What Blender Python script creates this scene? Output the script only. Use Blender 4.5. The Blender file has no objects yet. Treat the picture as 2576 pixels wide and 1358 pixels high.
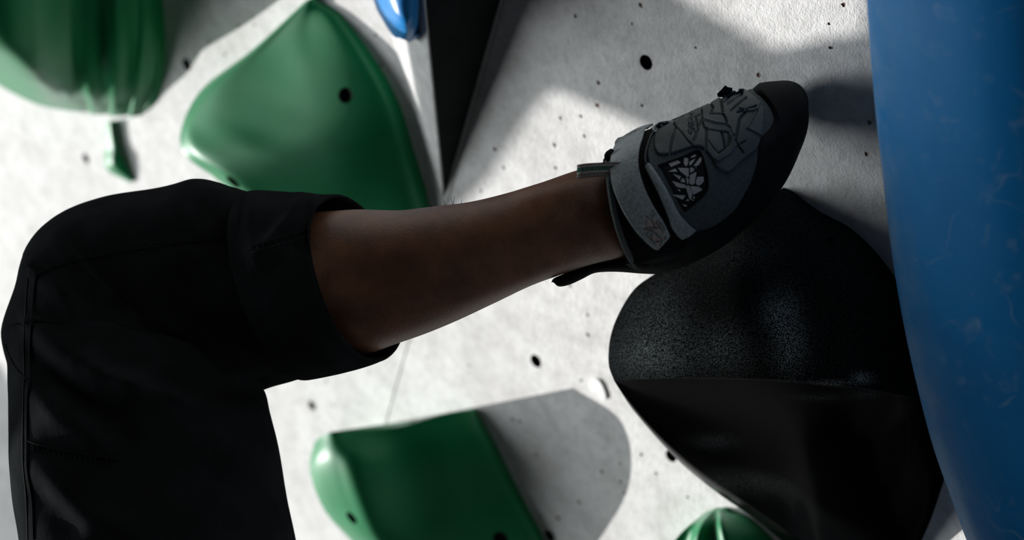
import bpy, bmesh, math, random
import numpy as np
from mathutils import Vector, Matrix
from mathutils.bvhtree import BVHTree
from mathutils.geometry import delaunay_2d_cdt

# ------------------------------------------------------------------ camera, light, exposure
SC = bpy.context.scene
W, H, LENS = 2576.0, 1358.0, 70.0
F = W * LENS / 36.0
def unit(v):
    v = np.array(v, float); return v / np.linalg.norm(v)
# The camera is rolled: the left of the picture is up in the room.  The wall is vertical (y = 0).
NC = unit((-0.66, -0.38, 0.64))                    # wall normal seen from the camera
UC = np.array((-1.0, 0, 0)); UC = unit(UC - NC * UC.dot(NC))
YC = -NC; XC = np.cross(YC, UC)
ROT = np.array([XC, YC, UC])                       # camera axes -> room axes
WALL_D = 1.198                                     # camera to wall, square on
CAM = np.array((0.0, -WALL_D, 1.2))
cd = bpy.data.cameras.new('camera'); cam = bpy.data.objects.new('camera', cd)
SC.collection.objects.link(cam); SC.camera = cam
M4 = Matrix.Identity(4)
for i in range(3):
    for j in range(3): M4[i][j] = ROT[i][j]
    M4[i][3] = CAM[i]
cam.matrix_world = M4
cd.lens = LENS; cd.sensor_width = 36; cd.clip_start = 0.05
cd.dof.use_dof = True; cd.dof.focus_distance = 1.47; cd.dof.aperture_fstop = 4.0

SUN_C = unit((-0.90, -0.19, -0.40)); SUN = ROT @ SUN_C
sd = bpy.data.lights.new('sun', 'SUN'); sd.energy = 6.4; sd.angle = math.radians(0.13); sd.color = (1.0, 0.975, 0.95)
so = bpy.data.objects.new('sun', sd); SC.collection.objects.link(so)
so.rotation_euler = Vector(SUN).to_track_quat('Z', 'Y').to_euler()
# the big skylight above the wall
SKY_DIR = ROT @ unit((-0.89, -0.17, -0.28))
ad = bpy.data.lights.new('skylight', 'AREA'); ad.shape = 'RECTANGLE'; ad.size = 2.6; ad.size_y = 2.6
ad.energy = 235; ad.color = (0.93, 0.98, 1.0)
ao = bpy.data.objects.new('skylight', ad); SC.collection.objects.link(ao)
ao.location = Vector(np.array((0.0, -0.1, 2.0)) + SKY_DIR * 6.0)
ao.rotation_euler = Vector(SKY_DIR).to_track_quat('Z', 'Y').to_euler()
wd = bpy.data.worlds.new('world'); SC.world = wd; wd.use_nodes = True
wd.node_tree.nodes['Background'].inputs[0].default_value = (0.85, 0.95, 1.0, 1)
wd.node_tree.nodes['Background'].inputs[1].default_value = 0.004
SC.view_settings.view_transform = 'Standard'; SC.view_settings.look = 'None'
SC.view_settings.gamma = 1.0; SC.view_settings.exposure = 0.0
SC.view_settings.use_curve_mapping = False

# ------------------------------------------------------------------ helpers
def ray(px, py):
    return ROT @ np.array(((px - W / 2) / F, -(py - H / 2) / F, -1.0))
def PD(px, py, d):                                 # a point at depth d in front of the camera
    return CAM + ray(px, py) * d
def PH(px, py, h=0.0):                             # a point standing h off the wall
    r = ray(px, py); return CAM + r * ((WALL_D - h) / r[1])
def depth(p):
    return -(ROT.T @ (np.asarray(p) - CAM))[2]
def proj(p):
    c = ROT.T @ (np.asarray(p) - CAM)
    return np.array((W / 2 + F * c[0] / -c[2], H / 2 - F * c[1] / -c[2]))
def projn(P):
    c = (np.asarray(P) - CAM) @ ROT
    return np.stack((W / 2 + F * c[:, 0] / -c[:, 2], H / 2 - F * c[:, 1] / -c[:, 2]), 1)
VIEW = ROT @ np.array((0, 0, 1.0))                 # towards the camera

def cr(pts, n, closed=False):
    """centripetal-ish Catmull-Rom resample of rows to n rows, uniform in chord length"""
    P = np.array(pts, float); m = len(P)
    if m == 2: 
        t = np.linspace(0, 1, n)[:, None]; return P[0] * (1 - t) + P[1] * t
    Q = np.vstack((2 * P[0] - P[1], P, 2 * P[-1] - P[-2]))
    out = []; S = 14
    for i in range(m - 1):
        p0, p1, p2, p3 = Q[i:i + 4]
        for s in range(S):
            t = s / S
            out.append(0.5 * (2 * p1 + (p2 - p0) * t + (2 * p0 - 5 * p1 + 4 * p2 - p3) * t * t + (3 * p1 - p0 - 3 * p2 + p3) * t ** 3))
    out.append(P[-1]); out = np.array(out)
    d = np.r_[0, np.cumsum(np.linalg.norm(np.diff(out, axis=0), axis=1))]
    if d[-1] <= 0: return np.repeat(P[:1], n, 0)
    tt = np.linspace(0, d[-1], n)
    return np.stack([np.interp(tt, d, out[:, k]) for k in range(P.shape[1])], 1)
def crp(pts, n):
    """Catmull-Rom at n evenly spaced parameters (keeps rows in step)"""
    P = np.array(pts, float); m = len(P); Q = np.concatenate((2 * P[:1] - P[1:2], P, 2 * P[-1:] - P[-2:-1]))
    out = []
    for x in np.linspace(0, m - 1, n):
        i = min(int(x), m - 2); t = x - i
        p0, p1, p2, p3 = Q[i:i + 4]
        out.append(0.5 * (2 * p1 + (p2 - p0) * t + (2 * p0 - 5 * p1 + 4 * p2 - p3) * t * t + (3 * p1 - p0 - 3 * p2 + p3) * t ** 3))
    return np.array(out)

def obj(name, V, Fc, mat, parent=None, base=None, smooth=True, angle=40, attr=None, solid=0):
    V = np.asarray(V, float)
    b = np.array(parent['_b']) if parent is not None else (np.array(base) if base is not None else V.mean(0))
    me = bpy.data.meshes.new(name)
    me.from_pydata((V - b).tolist(), [], [list(map(int, f)) for f in Fc])
    bm = bmesh.new(); bm.from_mesh(me)
    bmesh.ops.recalc_face_normals(bm, faces=bm.faces)
    bm.to_mesh(me); bm.free()
    for m in (mat if isinstance(mat, (list, tuple)) else [mat]): me.materials.append(m)
    if attr:
        for k, a in attr.items():
            at = me.attributes.new(k, 'FLOAT', 'POINT'); at.data.foreach_set('value', np.asarray(a, np.float32))
    if smooth:
        for p in me.polygons: p.use_smooth = True
        if angle < 180: me.set_sharp_from_angle(angle=math.radians(angle))
    o = bpy.data.objects.new(name, me); SC.collection.objects.link(o)
    if parent is not None: o.parent = parent
    else: o.location = b
    o['_b'] = [float(x) for x in b]
    return o
def tag(o, label=None, cat=None, group=None, kind=None):
    if label: o['label'] = label
    if cat: o['category'] = cat
    if group: o['group'] = group
    if kind: o['kind'] = kind
    return o
def empty(name, loc):
    o = bpy.data.objects.new(name, None); SC.collection.objects.link(o); o.location = loc
    o.empty_display_size = 0.05
    o['_b'] = [float(x) for x in loc]; return o
def gridf(m, k, off=0, wrap=False):
    Fc = []
    for i in range(m - 1):
        for j in range(k if wrap else k - 1):
            j2 = (j + 1) % k
            Fc.append((off + i * k + j, off + i * k + j2, off + (i + 1) * k + j2, off + (i + 1) * k + j))
    return Fc
def loft(rings, cap0=True, cap1=True):
    rings = np.asarray(rings); m, k, _ = rings.shape
    V = rings.reshape(-1, 3); Fc = gridf(m, k, 0, True)
    if cap0: Fc.append(tuple(range(k - 1, -1, -1)))
    if cap1: Fc.append(tuple((m - 1) * k + j for j in range(k)))
    return V, Fc
def tube(path, r, k=8, closed=False):
    P = np.asarray(path, float); n = len(P); rr = np.broadcast_to(r, (n,))
    up = None; rings = []
    for i in range(n):
        t = unit(P[min(i + 1, n - 1)] - P[max(i - 1, 0)] + 1e-9)
        if up is None:
            up = unit(np.cross(t, (0.31, 0.77, 0.55)))
        up = unit(up - t * up.dot(t)); s = np.cross(t, up)
        rings.append([P[i] + rr[i] * (math.cos(a) * up + math.sin(a) * s) for a in np.linspace(0, 2 * math.pi, k, endpoint=False)])
    return loft(rings)

# ------------------------------------------------------------------ materials
def nt(name):
    m = bpy.data.materials.new(name); m.use_nodes = True
    n = m.node_tree; b = n.nodes['Principled BSDF']; return m, n, b
def N(n, t, **kw):
    x = n.nodes.new(t)
    for k, v in kw.items(): setattr(x, k, v)
    return x
def noise(n, scale, detail=3, rough=0.55, dist=0.0, vec=None):
    x = N(n, 'ShaderNodeTexNoise'); x.inputs['Scale'].default_value = scale; x.inputs['Detail'].default_value = detail
    x.inputs['Roughness'].default_value = rough; x.inputs['Distortion'].default_value = dist
    tc = N(n, 'ShaderNodeTexCoord'); n.links.new(vec or tc.outputs['Object'], x.inputs['Vector']); return x
def ramp(n, src, stops):
    r = N(n, 'ShaderNodeValToRGB'); e = r.color_ramp.elements
    while len(e) < len(stops): e.new(0.5)
    for i, (p, c) in enumerate(stops):
        e[i].position = p; e[i].color = tuple(c) + (1,) if not isinstance(c, (int, float)) else (c, c, c, 1)
    n.links.new(src, r.inputs[0]); return r
def bump(n, b, src, strength, dist, prev=None):
    x = N(n, 'ShaderNodeBump'); x.inputs['Strength'].default_value = strength; x.inputs['Distance'].default_value = dist
    n.links.new(src, x.inputs['Height'])
    if prev is not None: n.links.new(prev.outputs[0], x.inputs['Normal'])
    n.links.new(x.outputs[0], b.inputs['Normal']); return x
def mixc(n, fac, a, b_):
    x = N(n, 'ShaderNodeMix', data_type='RGBA')
    for s, v in ((0, fac), (6, a), (7, b_)):
        if isinstance(v, (int, float)): x.inputs[s].default_value = v
        elif isinstance(v, tuple): x.inputs[s].default_value = v + (1,)
        else: n.links.new(v, x.inputs[s])
    return x.outputs[2]
def simple(name, col, rough=0.6, spec=0.3, nscale=None, namp=0.25, bscale=None, bstr=0.3, bdist=0.001, metal=0, sheen=0):
    m, n, b = nt(name)
    b.inputs['Roughness'].default_value = rough; b.inputs['Specular IOR Level'].default_value = spec; b.inputs['Metallic'].default_value = metal
    b.inputs['Sheen Weight'].default_value = sheen
    if nscale:
        x = noise(n, nscale, 4)
        r = ramp(n, x.outputs[0], [(0.3, tuple(c * (1 - namp) for c in col)), (0.7, tuple(c * (1 + namp) for c in col))])
        n.links.new(r.outputs[0], b.inputs['Base Color'])
    else: b.inputs['Base Color'].default_value = tuple(col) + (1,)
    if bscale:
        x = noise(n, bscale, 3, 0.6); bump(n, b, x.outputs[0], bstr, bdist)
    return m
def wall_mat():
    m, n, b = nt('sanded wall paint')
    a = noise(n, 34, 4, 0.6); g = noise(n, 150, 3, 0.6); f = noise(n, 620, 2, 0.7)
    r1 = ramp(n, a.outputs[0], [(0.32, (0.60, 0.592, 0.58)), (0.62, (0.74, 0.735, 0.725))])
    r2 = ramp(n, g.outputs[0], [(0.30, 0.72), (0.55, 1.0)])
    mx = N(n, 'ShaderNodeMix', data_type='RGBA', blend_type='MULTIPLY'); mx.inputs[0].default_value = 0.55
    n.links.new(r1.outputs[0], mx.inputs[6]); n.links.new(r2.outputs[0], mx.inputs[7])
    n.links.new(mx.outputs[2], b.inputs['Base Color'])
    b.inputs['Roughness'].default_value = 0.85; b.inputs['Specular IOR Level'].default_value = 0.25
    p = bump(n, b, f.outputs[0], 0.35, 0.0022)
    g2 = noise(n, 240, 2, 0.5); bump(n, b, g2.outputs[0], 0.2, 0.002, p)
    return m
M_WALL = wall_mat()
M_RAW = simple('raw chipped wood', (0.27, 0.19, 0.155), 0.9, 0.1, 300, 0.5)
M_HOLE = simple('dark hole lining', (0.012, 0.011, 0.012), 0.6, 0.3, 90, 0.3)
M_STEEL = simple('worn zinc steel', (0.16, 0.15, 0.145), 0.4, 0.5, 200, 0.3, metal=0.8)
def green_mat():
    m, n, b = nt('green polyurethane')
    a = noise(n, 18, 4, 0.6); r = ramp(n, a.outputs[0], [(0.3, (0.0015, 0.16, 0.052)), (0.7, (0.003, 0.195, 0.066))])
    n.links.new(r.outputs[0], b.inputs['Base Color'])
    b.inputs['Roughness'].default_value = 0.45; b.inputs['Specular IOR Level'].default_value = 0.3
    b.inputs['Sheen Weight'].default_value = 0.2; b.inputs['Sheen Roughness'].default_value = 0.4
    g = noise(n, 900, 2, 0.5); bump(n, b, g.outputs[0], 0.15, 0.0006); return m
M_GREEN = green_mat()
def blue_mat(name, dark, mid, light, amt):
    m, n, b = nt(name)
    a = noise(n, 9, 3, 0.5); base = ramp(n, a.outputs[0], [(0.3, dark), (0.7, mid)]).outputs[0]
    # rubbed scuffs: thin contour lines of a swirled noise, broken up by another
    s = noise(n, 17, 2, 0.45, 1.0); k = ramp(n, s.outputs[0], [(0.475, 0.0), (0.5, 0.8), (0.525, 0.0)])
    q = noise(n, 22, 3, 0.6); kq = ramp(n, q.outputs[0], [(0.5, 0.0), (0.66, 1.0)])
    mul = N(n, 'ShaderNodeMath', operation='MULTIPLY'); n.links.new(k.outputs[0], mul.inputs[0]); n.links.new(kq.outputs[0], mul.inputs[1])
    d = noise(n, 60, 3, 0.65); kd = ramp(n, d.outputs[0], [(0.58, 0.0), (0.74, 0.6)])
    mx = N(n, 'ShaderNodeMath', operation='MAXIMUM'); n.links.new(mul.outputs[0], mx.inputs[0]); n.links.new(kd.outputs[0], mx.inputs[1])
    wa = N(n, 'ShaderNodeAttribute', attribute_name='wear'); wn = noise(n, 30, 4, 0.7); wr = ramp(n, wn.outputs[0], [(0.35, 0.15), (0.65, 1.0)])
    wm = N(n, 'ShaderNodeMath', operation='MULTIPLY'); n.links.new(wa.outputs['Fac'], wm.inputs[0]); n.links.new(wr.outputs[0], wm.inputs[1])
    m2 = N(n, 'ShaderNodeMath', operation='MAXIMUM'); n.links.new(mx.outputs[0], m2.inputs[0]); n.links.new(wm.outputs[0], m2.inputs[1])
    mm = N(n, 'ShaderNodeMath', operation='MULTIPLY'); n.links.new(m2.outputs[0], mm.inputs[0]); mm.inputs[1].default_value = amt
    n.links.new(mixc(n, mm.outputs[0], base, light), b.inputs['Base Color'])
    b.inputs['Roughness'].default_value = 0.5; b.inputs['Specular IOR Level'].default_value = 0.15
    g = noise(n, 500, 2); bump(n, b, g.outputs[0], 0.15, 0.0006); return m
M_BLUE = blue_mat('scuffed blue fibreglass', (0.001, 0.135, 0.37), (0.0015, 0.17, 0.45), (0.20, 0.32, 0.46), 0.55)
M_BLUE2 = blue_mat('glossy blue polyurethane', (0.01, 0.16, 0.46), (0.02, 0.2, 0.5), (0.5, 0.65, 0.8), 0.25)
M_BLUE2.node_tree.nodes['Principled BSDF'].inputs['Roughness'].default_value = 0.3
def black_mat(name, col, rough, spec, bstr):
    m, n, b = nt(name)
    at = N(n, 'ShaderNodeAttribute', attribute_name='chalk')
    s = noise(n, 1100, 2, 0.6); k = ramp(n, s.outputs[0], [(0.46, 0.0), (0.62, 1.0)])
    mul = N(n, 'ShaderNodeMath', operation='MULTIPLY'); n.links.new(k.outputs[0], mul.inputs[0]); n.links.new(at.outputs['Fac'], mul.inputs[1])
    n.links.new(mixc(n, mul.outputs[0], col, (0.55, 0.62, 0.62)), b.inputs['Base Color'])
    b.inputs['Roughness'].default_value = rough; b.inputs['Specular IOR Level'].default_value = spec
    if bstr: bump(n, b, s.outputs[0], bstr, 0.0008)
    return m
M_BLACKG = black_mat('smooth black gelcoat', (0.0022, 0.0024, 0.0026), 0.12, 0.002, 0)
M_BLACKE = black_mat('polished black edge', (0.003, 0.003, 0.003), 0.22, 0.5, 0)
M_BLACK = black_mat('black gritty polyurethane with chalk', (0.003, 0.0034, 0.0036), 0.9, 0.03, 0.5)
M_VOL_LIT = simple('gritty volume face lit tone', (0.56, 0.56, 0.55), 0.9, 0.1, 60, 0.2, 600, 0.3, 0.0015)  # lit side of the volume, brightness put into the grey
M_VOL_SHADE = simple('smooth volume face shade tone', (0.012, 0.0135, 0.0145), 0.6, 0.1, 40, 0.3)  # shaded side of the volume, its shade put into the colour
M_WHITE = simple('white plastic', (0.85, 0.84, 0.82), 0.5, 0.4, 80, 0.05)
M_MAT = simple('grey crash mat vinyl', (0.02, 0.022, 0.026), 0.6, 0.3, 6, 0.2)
M_CEIL = simple('painted roof board', (0.35, 0.35, 0.36), 0.8, 0.2, 5, 0.1)
def skin_mat():
    m, n, b = nt('brown skin')
    a = noise(n, 30, 6, 0.72); r = ramp(n, a.outputs[0], [(0.34, (0.085, 0.04, 0.022)), (0.68, (0.19, 0.082, 0.042))])
    n.links.new(r.outputs[0], b.inputs['Base Color']); b.inputs['Roughness'].default_value = 0.5; b.inputs['Specular IOR Level'].default_value = 0.4
    b.inputs['Subsurface Weight'].default_value = 0.0
    f = noise(n, 520, 3, 0.6); bump(n, b, f.outputs[0], 0.3, 0.0009); return m
M_SKIN = skin_mat()
def cloth_mat(name, col, sc=900):
    m, n, b = nt(name)
    a = noise(n, 30, 4, 0.65); r = ramp(n, a.outputs[0], [(0.3, tuple(c * 0.75 for c in col)), (0.72, tuple(c * 1.3 for c in col))])
    n.links.new(r.outputs[0], b.inputs['Base Color']); b.inputs['Roughness'].default_value = 0.92; b.inputs['Specular IOR Level'].default_value = 0.0
    w = noise(n, sc, 2, 0.5); p = bump(n, b, w.outputs[0], 0.25, 0.0008)
    c = noise(n, 45, 3, 0.55); bump(n, b, c.outputs[0], 0.25, 0.004, p); return m
M_CLOTH = cloth_mat('black cotton twill', (0.013, 0.0145, 0.0155))
M_SUEDE = simple('dark grey suede', (0.072, 0.085, 0.088), 0.95, 0.1, 500, 0.3, 700, 0.5, 0.0012, sheen=0.1)
M_RUB = simple('grey moulded rubber', (0.075, 0.088, 0.09), 0.6, 0.2, 60, 0.25, 500, 0.1, 0.0006)
M_SOLE = simple('black sole rubber', (0.009, 0.010, 0.011), 0.75, 0.06, 50, 0.35, 500, 0.15, 0.0008)
M_STRAP = simple('light grey suede strap', (0.25, 0.29, 0.295), 0.95, 0.1, 450, 0.28, 650, 0.6, 0.0014, sheen=0.2)
M_LIN = simple('black neoprene', (0.004, 0.0045, 0.005), 0.9, 0.1)
M_PRINT = simple('worn pinkish grey print', (0.30, 0.255, 0.235), 0.7, 0.2, 200, 0.2)
M_EMB = simple('dark embossed line', (0.03, 0.034, 0.036), 0.8, 0.2)
M_GRIP = simple('white shard print', (0.50, 0.48, 0.46), 0.85, 0.1, 900, 0.2)
M_MESH = simple('black knitted mesh', (0.012, 0.014, 0.015), 0.9, 0.1, 900, 0.6, 1200, 0.7, 0.001)
M_WEB = simple('pinkish grey webbing', (0.21, 0.165, 0.155), 0.9, 0.1, 900, 0.4, 1400, 0.6, 0.0008)
M_WEBG = simple('green webbing stripe', (0.03, 0.115, 0.085), 0.9, 0.1, 900, 0.4)
M_WEBW = simple('pale webbing stitch', (0.42, 0.40, 0.37), 0.9, 0.1)
M_THREAD = simple('dark grey thread', (0.02, 0.022, 0.024), 0.9, 0.1)

# ------------------------------------------------------------------ the setting
def inpoly(pts, poly):
    x, y = pts[:, 0], pts[:, 1]; P = np.asarray(poly, float); ins = np.zeros(len(pts), bool); j = len(P) - 1
    for i in range(len(P)):
        c = ((P[i, 1] > y) != (P[j, 1] > y)) & (x < (P[j, 0] - P[i, 0]) * (y - P[i, 1]) / (P[j, 1] - P[i, 1] + 1e-12) + P[i, 0])
        ins ^= c; j = i
    return ins
XW = (-2.8, 2.6); ZW = (0.3, 6.0)
back = obj('wall_back', [(x, y, z) for y in (0.04, 0.10) for z in ZW for x in XW],
           [(0, 1, 3, 2), (4, 6, 7, 5), (0, 4, 5, 1), (2, 3, 7, 6), (0, 2, 6, 4), (1, 5, 7, 3)], M_HOLE, base=(0, 0.07, ZW[0]), smooth=False)
tag(back, 'pale sanded climbing wall with bolt holes and a panel seam', kind='structure')
s0, s1 = PH(1268, 0), PH(968, 1075)
sd2 = unit((s1 - s0)[[0, 2]])
def seam_at(z):                                    # x of the seam at height z
    return s0[0] + sd2[0] / sd2[1] * (z - s0[2])
random.seed(5)
TN = [(1625, 157, 1), (1348, 908, 1), (785, 1020, .85), (470, 162, 1), (216, 399, .9), (1383, 1347, 1), (1688, 1147, .9),
      (-120, 620, 1), (1180, 1500, 1), (1900, -150, 1), (620, -160, 1), (2130, 1480, 1), (-160, 1260, 1)]
PIT = [(1612, 14, 1.3), (1448, 40, 1), (1505, 207, 1.1), (1615, 266, 1), (1908, 190, 1.2), (1410, 297, .9), (1461, 292, .9), (1502, 264, 1.3),
       (1245, 375, 1.2), (1470, 343, .9), (1395, 365, 1.1), (1398, 423, 1.0), (1268, 422, 1.2), (2186, 308, 1.3), (2179, 388, 1.2), (2121, 12, 1.2),
       (1290, 1056, 1), (1308, 1060, 1), (1515, 1186, 1.2), (1457, 1263, 1.1), (1405, 1303, 1.6), (1350, 1143, 1.2), (1613, 1143, 1.2), (1651, 1191, 1),
       (1562, 1211, 1), (1480, 843, 1.2), (1479, 792, .9), (1434, 718, 1.1), (1462, 957, 1), (822, 958, 1), (838, 1020, .8), (945, 88, 1), (957, 163, 1.2),
       (960, 182, 1), (600, 64, 1.2), (640, 62, .9), (566, 137, 1), (526, 103, 1.3), (1560, 1165, .8), (1570, 1240, .9), (1180, 920, .8), (1075, 900, .8), (1730, 1250, .9),
       (1210, 480, .9), (1590, 60, .8), (1750, 120, .8), (1300, 600, .8), (2090, 120, 1), (2085, 60, .8), (180, 560, .8), (60, 330, .8), (700, 400, .8), (640, 1240, .8)]
def wall_panel(side):
    g = 0.0030
    zz = np.linspace(ZW[0], ZW[1], 3)
    if side > 0: outer = [(seam_at(ZW[0]) + g, ZW[0]), (XW[1], ZW[0]), (XW[1], ZW[1]), (seam_at(ZW[1]) + g, ZW[1])]
    else: outer = [(XW[0], ZW[0]), (seam_at(ZW[0]) - g, ZW[0]), (seam_at(ZW[1]) - g, ZW[1]), (XW[0], ZW[1])]
    loops = [outer]; info = [None]
    for kind, L in (('t', TN), ('p', PIT)):
        for (px, py, s) in L:
            c = PH(px, py)
            if (c[0] - seam_at(c[2])) * side < 0.004: continue
            if kind == 't': k = 24; rad = [0.0068 * s] * k
            else: k = 8; rad = [0.0019 * s * random.uniform(0.55, 1.25) for _ in range(k)]
            loops.append([(c[0] + rad[i] * math.cos(2 * math.pi * i / k), c[2] + rad[i] * math.sin(2 * math.pi * i / k)) for i in range(k)])
            info.append(kind)
    pts = []; edges = []
    for L in loops:
        o = len(pts); pts += L; edges += [(o + i, o + (i + 1) % len(L)) for i in range(len(L))]
    r = delaunay_2d_cdt([Vector(p) for p in pts], edges, [], 0, 1e-7)
    P2 = np.array([tuple(v) for v in r[0]]); tri = [f for f in r[2]]
    cen = np.array([P2[list(f)].mean(0) for f in tri]); keep = inpoly(cen, outer)
    for L in loops[1:]: keep &= ~inpoly(cen, L)
    V = [(p[0], 0.0, p[1]) for p in P2]; Fc = [tuple(f) for f, k in zip(tri, keep) if k]; MI = [0] * len(Fc)
    for L, kd in zip(loops, info):
        o = len(V); n_ = len(L); dp = {None: 0.018, 't': 0.03, 'p': 0.0009}[kd]
        V += [(p[0], 0.0, p[1]) for p in L]; V += [(p[0], dp, p[1]) for p in L]
        for i in range(n_):
            j = (i + 1) % n_; Fc.append((o + i, o + j, o + n_ + j, o + n_ + i)); MI.append({None: 0, 't': 1, 'p': 2}[kd])
        if kd == 'p': Fc.append(tuple(range(o + n_, o + 2 * n_))); MI.append(2)
    me_o = obj('panel', V, Fc, [M_WALL, M_HOLE, M_RAW], parent=back, smooth=False)
    me_o.data.polygons.foreach_set('material_index', MI)
    for L, kd in zip(loops[1:], info[1:]):
        if kd != 't': continue
        c = np.mean(L, 0); R = np.linalg.norm(np.array(L[0]) - c) * 0.985; rings = []
        for (yy, rr) in ((0.006, R), (0.006, R * 0.78), (0.0075, R * 0.72), (0.009, R * 0.78), (0.0105, R * 0.72), (0.012, R * 0.78), (0.022, R * 0.74), (0.022, R)):
            rings.append([(c[0] + rr * math.cos(a), yy, c[1] + rr * math.sin(a)) for a in np.linspace(0, 2 * math.pi, 20, endpoint=False)])
        v, f = loft(rings, False, False); obj('threaded_insert', v, f, M_STEEL, parent=back)
    return me_o
wall_panel(1); wall_panel(-1)

fl = obj('floor', [(x, y, z) for z in (0.0, 0.3) for y in (-7.5, 0.1) for x in (-3.2, 3.0)],
         [(0, 1, 3, 2), (4, 6, 7, 5), (0, 4, 5, 1), (2, 3, 7, 6), (0, 2, 6, 4), (1, 5, 7, 3)], M_MAT, base=(0, -2.2, 0), smooth=False)
tag(fl, 'dark grey crash mat floor below the wall', kind='structure')

def shade_board(name, poly, zc=7.5, th=0.04):
    """An added, unseen shade board at height zc; its edge lies where the sunbeam through each wall point passes."""
    top = []
    for (px, py) in poly:
        p = PH(px, py); top.append(p + SUN * ((zc - p[2]) / SUN[2]))
    top = np.array(top); n_ = len(top)
    V = np.vstack((top, top + (0, 0, th)))
    Fc = [tuple(range(n_)), tuple(range(2 * n_ - 1, n_ - 1, -1))] + [(i, (i + 1) % n_, n_ + (i + 1) % n_, n_ + i) for i in range(n_)]
    o = obj(name, V, Fc, M_CEIL, smooth=False); return o
c1 = shade_board('ceiling', [(1150, 530), (1240, 440), (1335, 290), (1390, 225), (1640, 322), (1850, 420), (2100, 560), (2400, 760), (2480, 1000), (2620, 1520), (5400, 2400), (5400, -1500), (2330, -1300), (2300, 116), (2190, 133), (2060, 159), (2040, 176), (1740, 2), (1600, -80), (1400, -200), (1240, 100), (1150, 400)])  # added out of view, shaped to cast the wall's shade patches
tag(c1, 'added unseen board cut to the shade outline on the wall', kind='structure')
c3 = obj('ceiling', [(x, y, z) for z in (7.5, 7.54) for y in (-7.5, -4.6) for x in (-3.2, 3.0)],
         [(0, 1, 3, 2), (4, 6, 7, 5), (0, 4, 5, 1), (2, 3, 7, 6), (0, 2, 6, 4), (1, 5, 7, 3)], M_CEIL, smooth=False)
tag(c3, 'painted ceiling over the back of the room', kind='structure')
c2 = shade_board('ceiling', [(-420, 620), (0, 912), (30, 965), (120, 1120), (220, 1358), (300, 1700), (-500, 1800)])  # second added board, shaped to darken the lower left corner
tag(c2, 'added unseen board shading the lower left wall', kind='structure')

# ------------------------------------------------------------------ climbing holds
def ribs_mesh(segs, m=60, k=14, base_h=-0.002, ripple=None, foot=None):
    """segs: list of rib lists; ribs are rows of (px, py, h).  Neighbouring segments meet in a crease."""
    cols = []
    for ribs in segs:
        G = np.array([cr([PH(*q) for q in r], m) for r in ribs])      # ribs x m x 3
        g = crp(G, k * (len(ribs) - 1) + 1)
        cols.append(g if not cols else g[1:])
    G = np.concatenate(cols)                                          # K x m x 3
    if ripple is not None: G = ripple(G)
    K = len(G); top = G.reshape(-1, 3).copy()
    bot = top.copy(); bot[:, 1] = -base_h
    if foot is not None:                                              # undercut: the base sits inside the overhanging lip
        hh = np.clip(-top[:, 1], 0, None) / max(1e-6, -top[:, 1].min()); q2 = projn(bot) + np.outer(hh, foot)
        bot = np.array([PH(a_, b_, base_h) for a_, b_ in q2])
    V = np.vstack((top, bot)); n_ = K * m
    Fc = gridf(K, m) + [tuple(reversed([i + n_ for i in f])) for f in gridf(K, m)]
    loop = [(0, j) for j in range(m)] + [(i, m - 1) for i in range(1, K)] + [(K - 1, j) for j in range(m - 2, -1, -1)] + [(i, 0) for i in range(K - 2, 0, -1)]
    L = [i * m + j for i, j in loop]
    for a, b in zip(L, L[1:] + L[:1]): Fc.append((a, b, b + n_, a + n_))
    return V, Fc
def cut_holes(o, spots, label=None):
    """sink bolt holes into a hold where the photo shows them and seat a socket bolt in each"""
    b = np.array(o['_b']); me = o.data
    bvh = BVHTree.FromObject(o, bpy.context.evaluated_depsgraph_get())
    R = []; cutv = []; cutf = []
    for (px, py, rad, dep) in spots:
        hit = bvh.ray_cast(Vector(CAM - b), Vector(unit(ray(px, py))))
        if hit[0] is None: continue
        p = np.array(hit[0]); nn = unit(0.6 * np.array(hit[1]) + 0.4 * np.array((0, -1, 0)))
        R.append((p, nn, rad, dep))
        u = unit(np.cross(nn, (0.2, 0.3, 0.9))); w = np.cross(nn, u); off = len(cutv)
        for (s, q) in ((-dep, rad), (0.03, rad)):
            for a in np.linspace(0, 2 * math.pi, 20, endpoint=False): cutv.append(p + nn * s + q * (u * math.cos(a) + w * math.sin(a)))
        cutf += [(off + i, off + (i + 1) % 20, off + 20 + (i + 1) % 20, off + 20 + i) for i in range(20)]
        cutf += [tuple(off + i for i in range(19, -1, -1)), tuple(off + 20 + i for i in range(20))]
    if not R: return
    c = obj('cutter', np.array(cutv) + b, cutf, M_HOLE, base=b, smooth=False)
    me.materials.append(M_HOLE)
    md = o.modifiers.new('holes', 'BOOLEAN'); md.operation = 'DIFFERENCE'; md.object = c; md.solver = 'EXACT'; md.material_mode = 'TRANSFER'
    dg = bpy.context.evaluated_depsgraph_get(); dg.update()
    new = bpy.data.meshes.new_from_object(o.evaluated_get(dg))
    o.modifiers.clear(); o.data = new
    bpy.data.objects.remove(c)
    for (p, nn, rad, dep) in R:
        if rad < .004: continue
        u = unit(np.cross(nn, (0.2, 0.3, 0.9))); w = np.cross(nn, u); rings = []
        for (s, q, k) in ((0, .72, 20), (0.006, .72, 20), (0.008, .62, 20), (0.008, .36, 20), (0.003, .34, 20)):
            rings.append([p - nn * (dep - s - 0.0003) + q * rad * (u * math.cos(a) + w * math.sin(a)) for a in np.linspace(0, 2 * math.pi, k, endpoint=False)])
        v, f = loft(rings); obj('bolt', np.array(v) + b, f, M_STEEL, parent=o)
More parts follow.
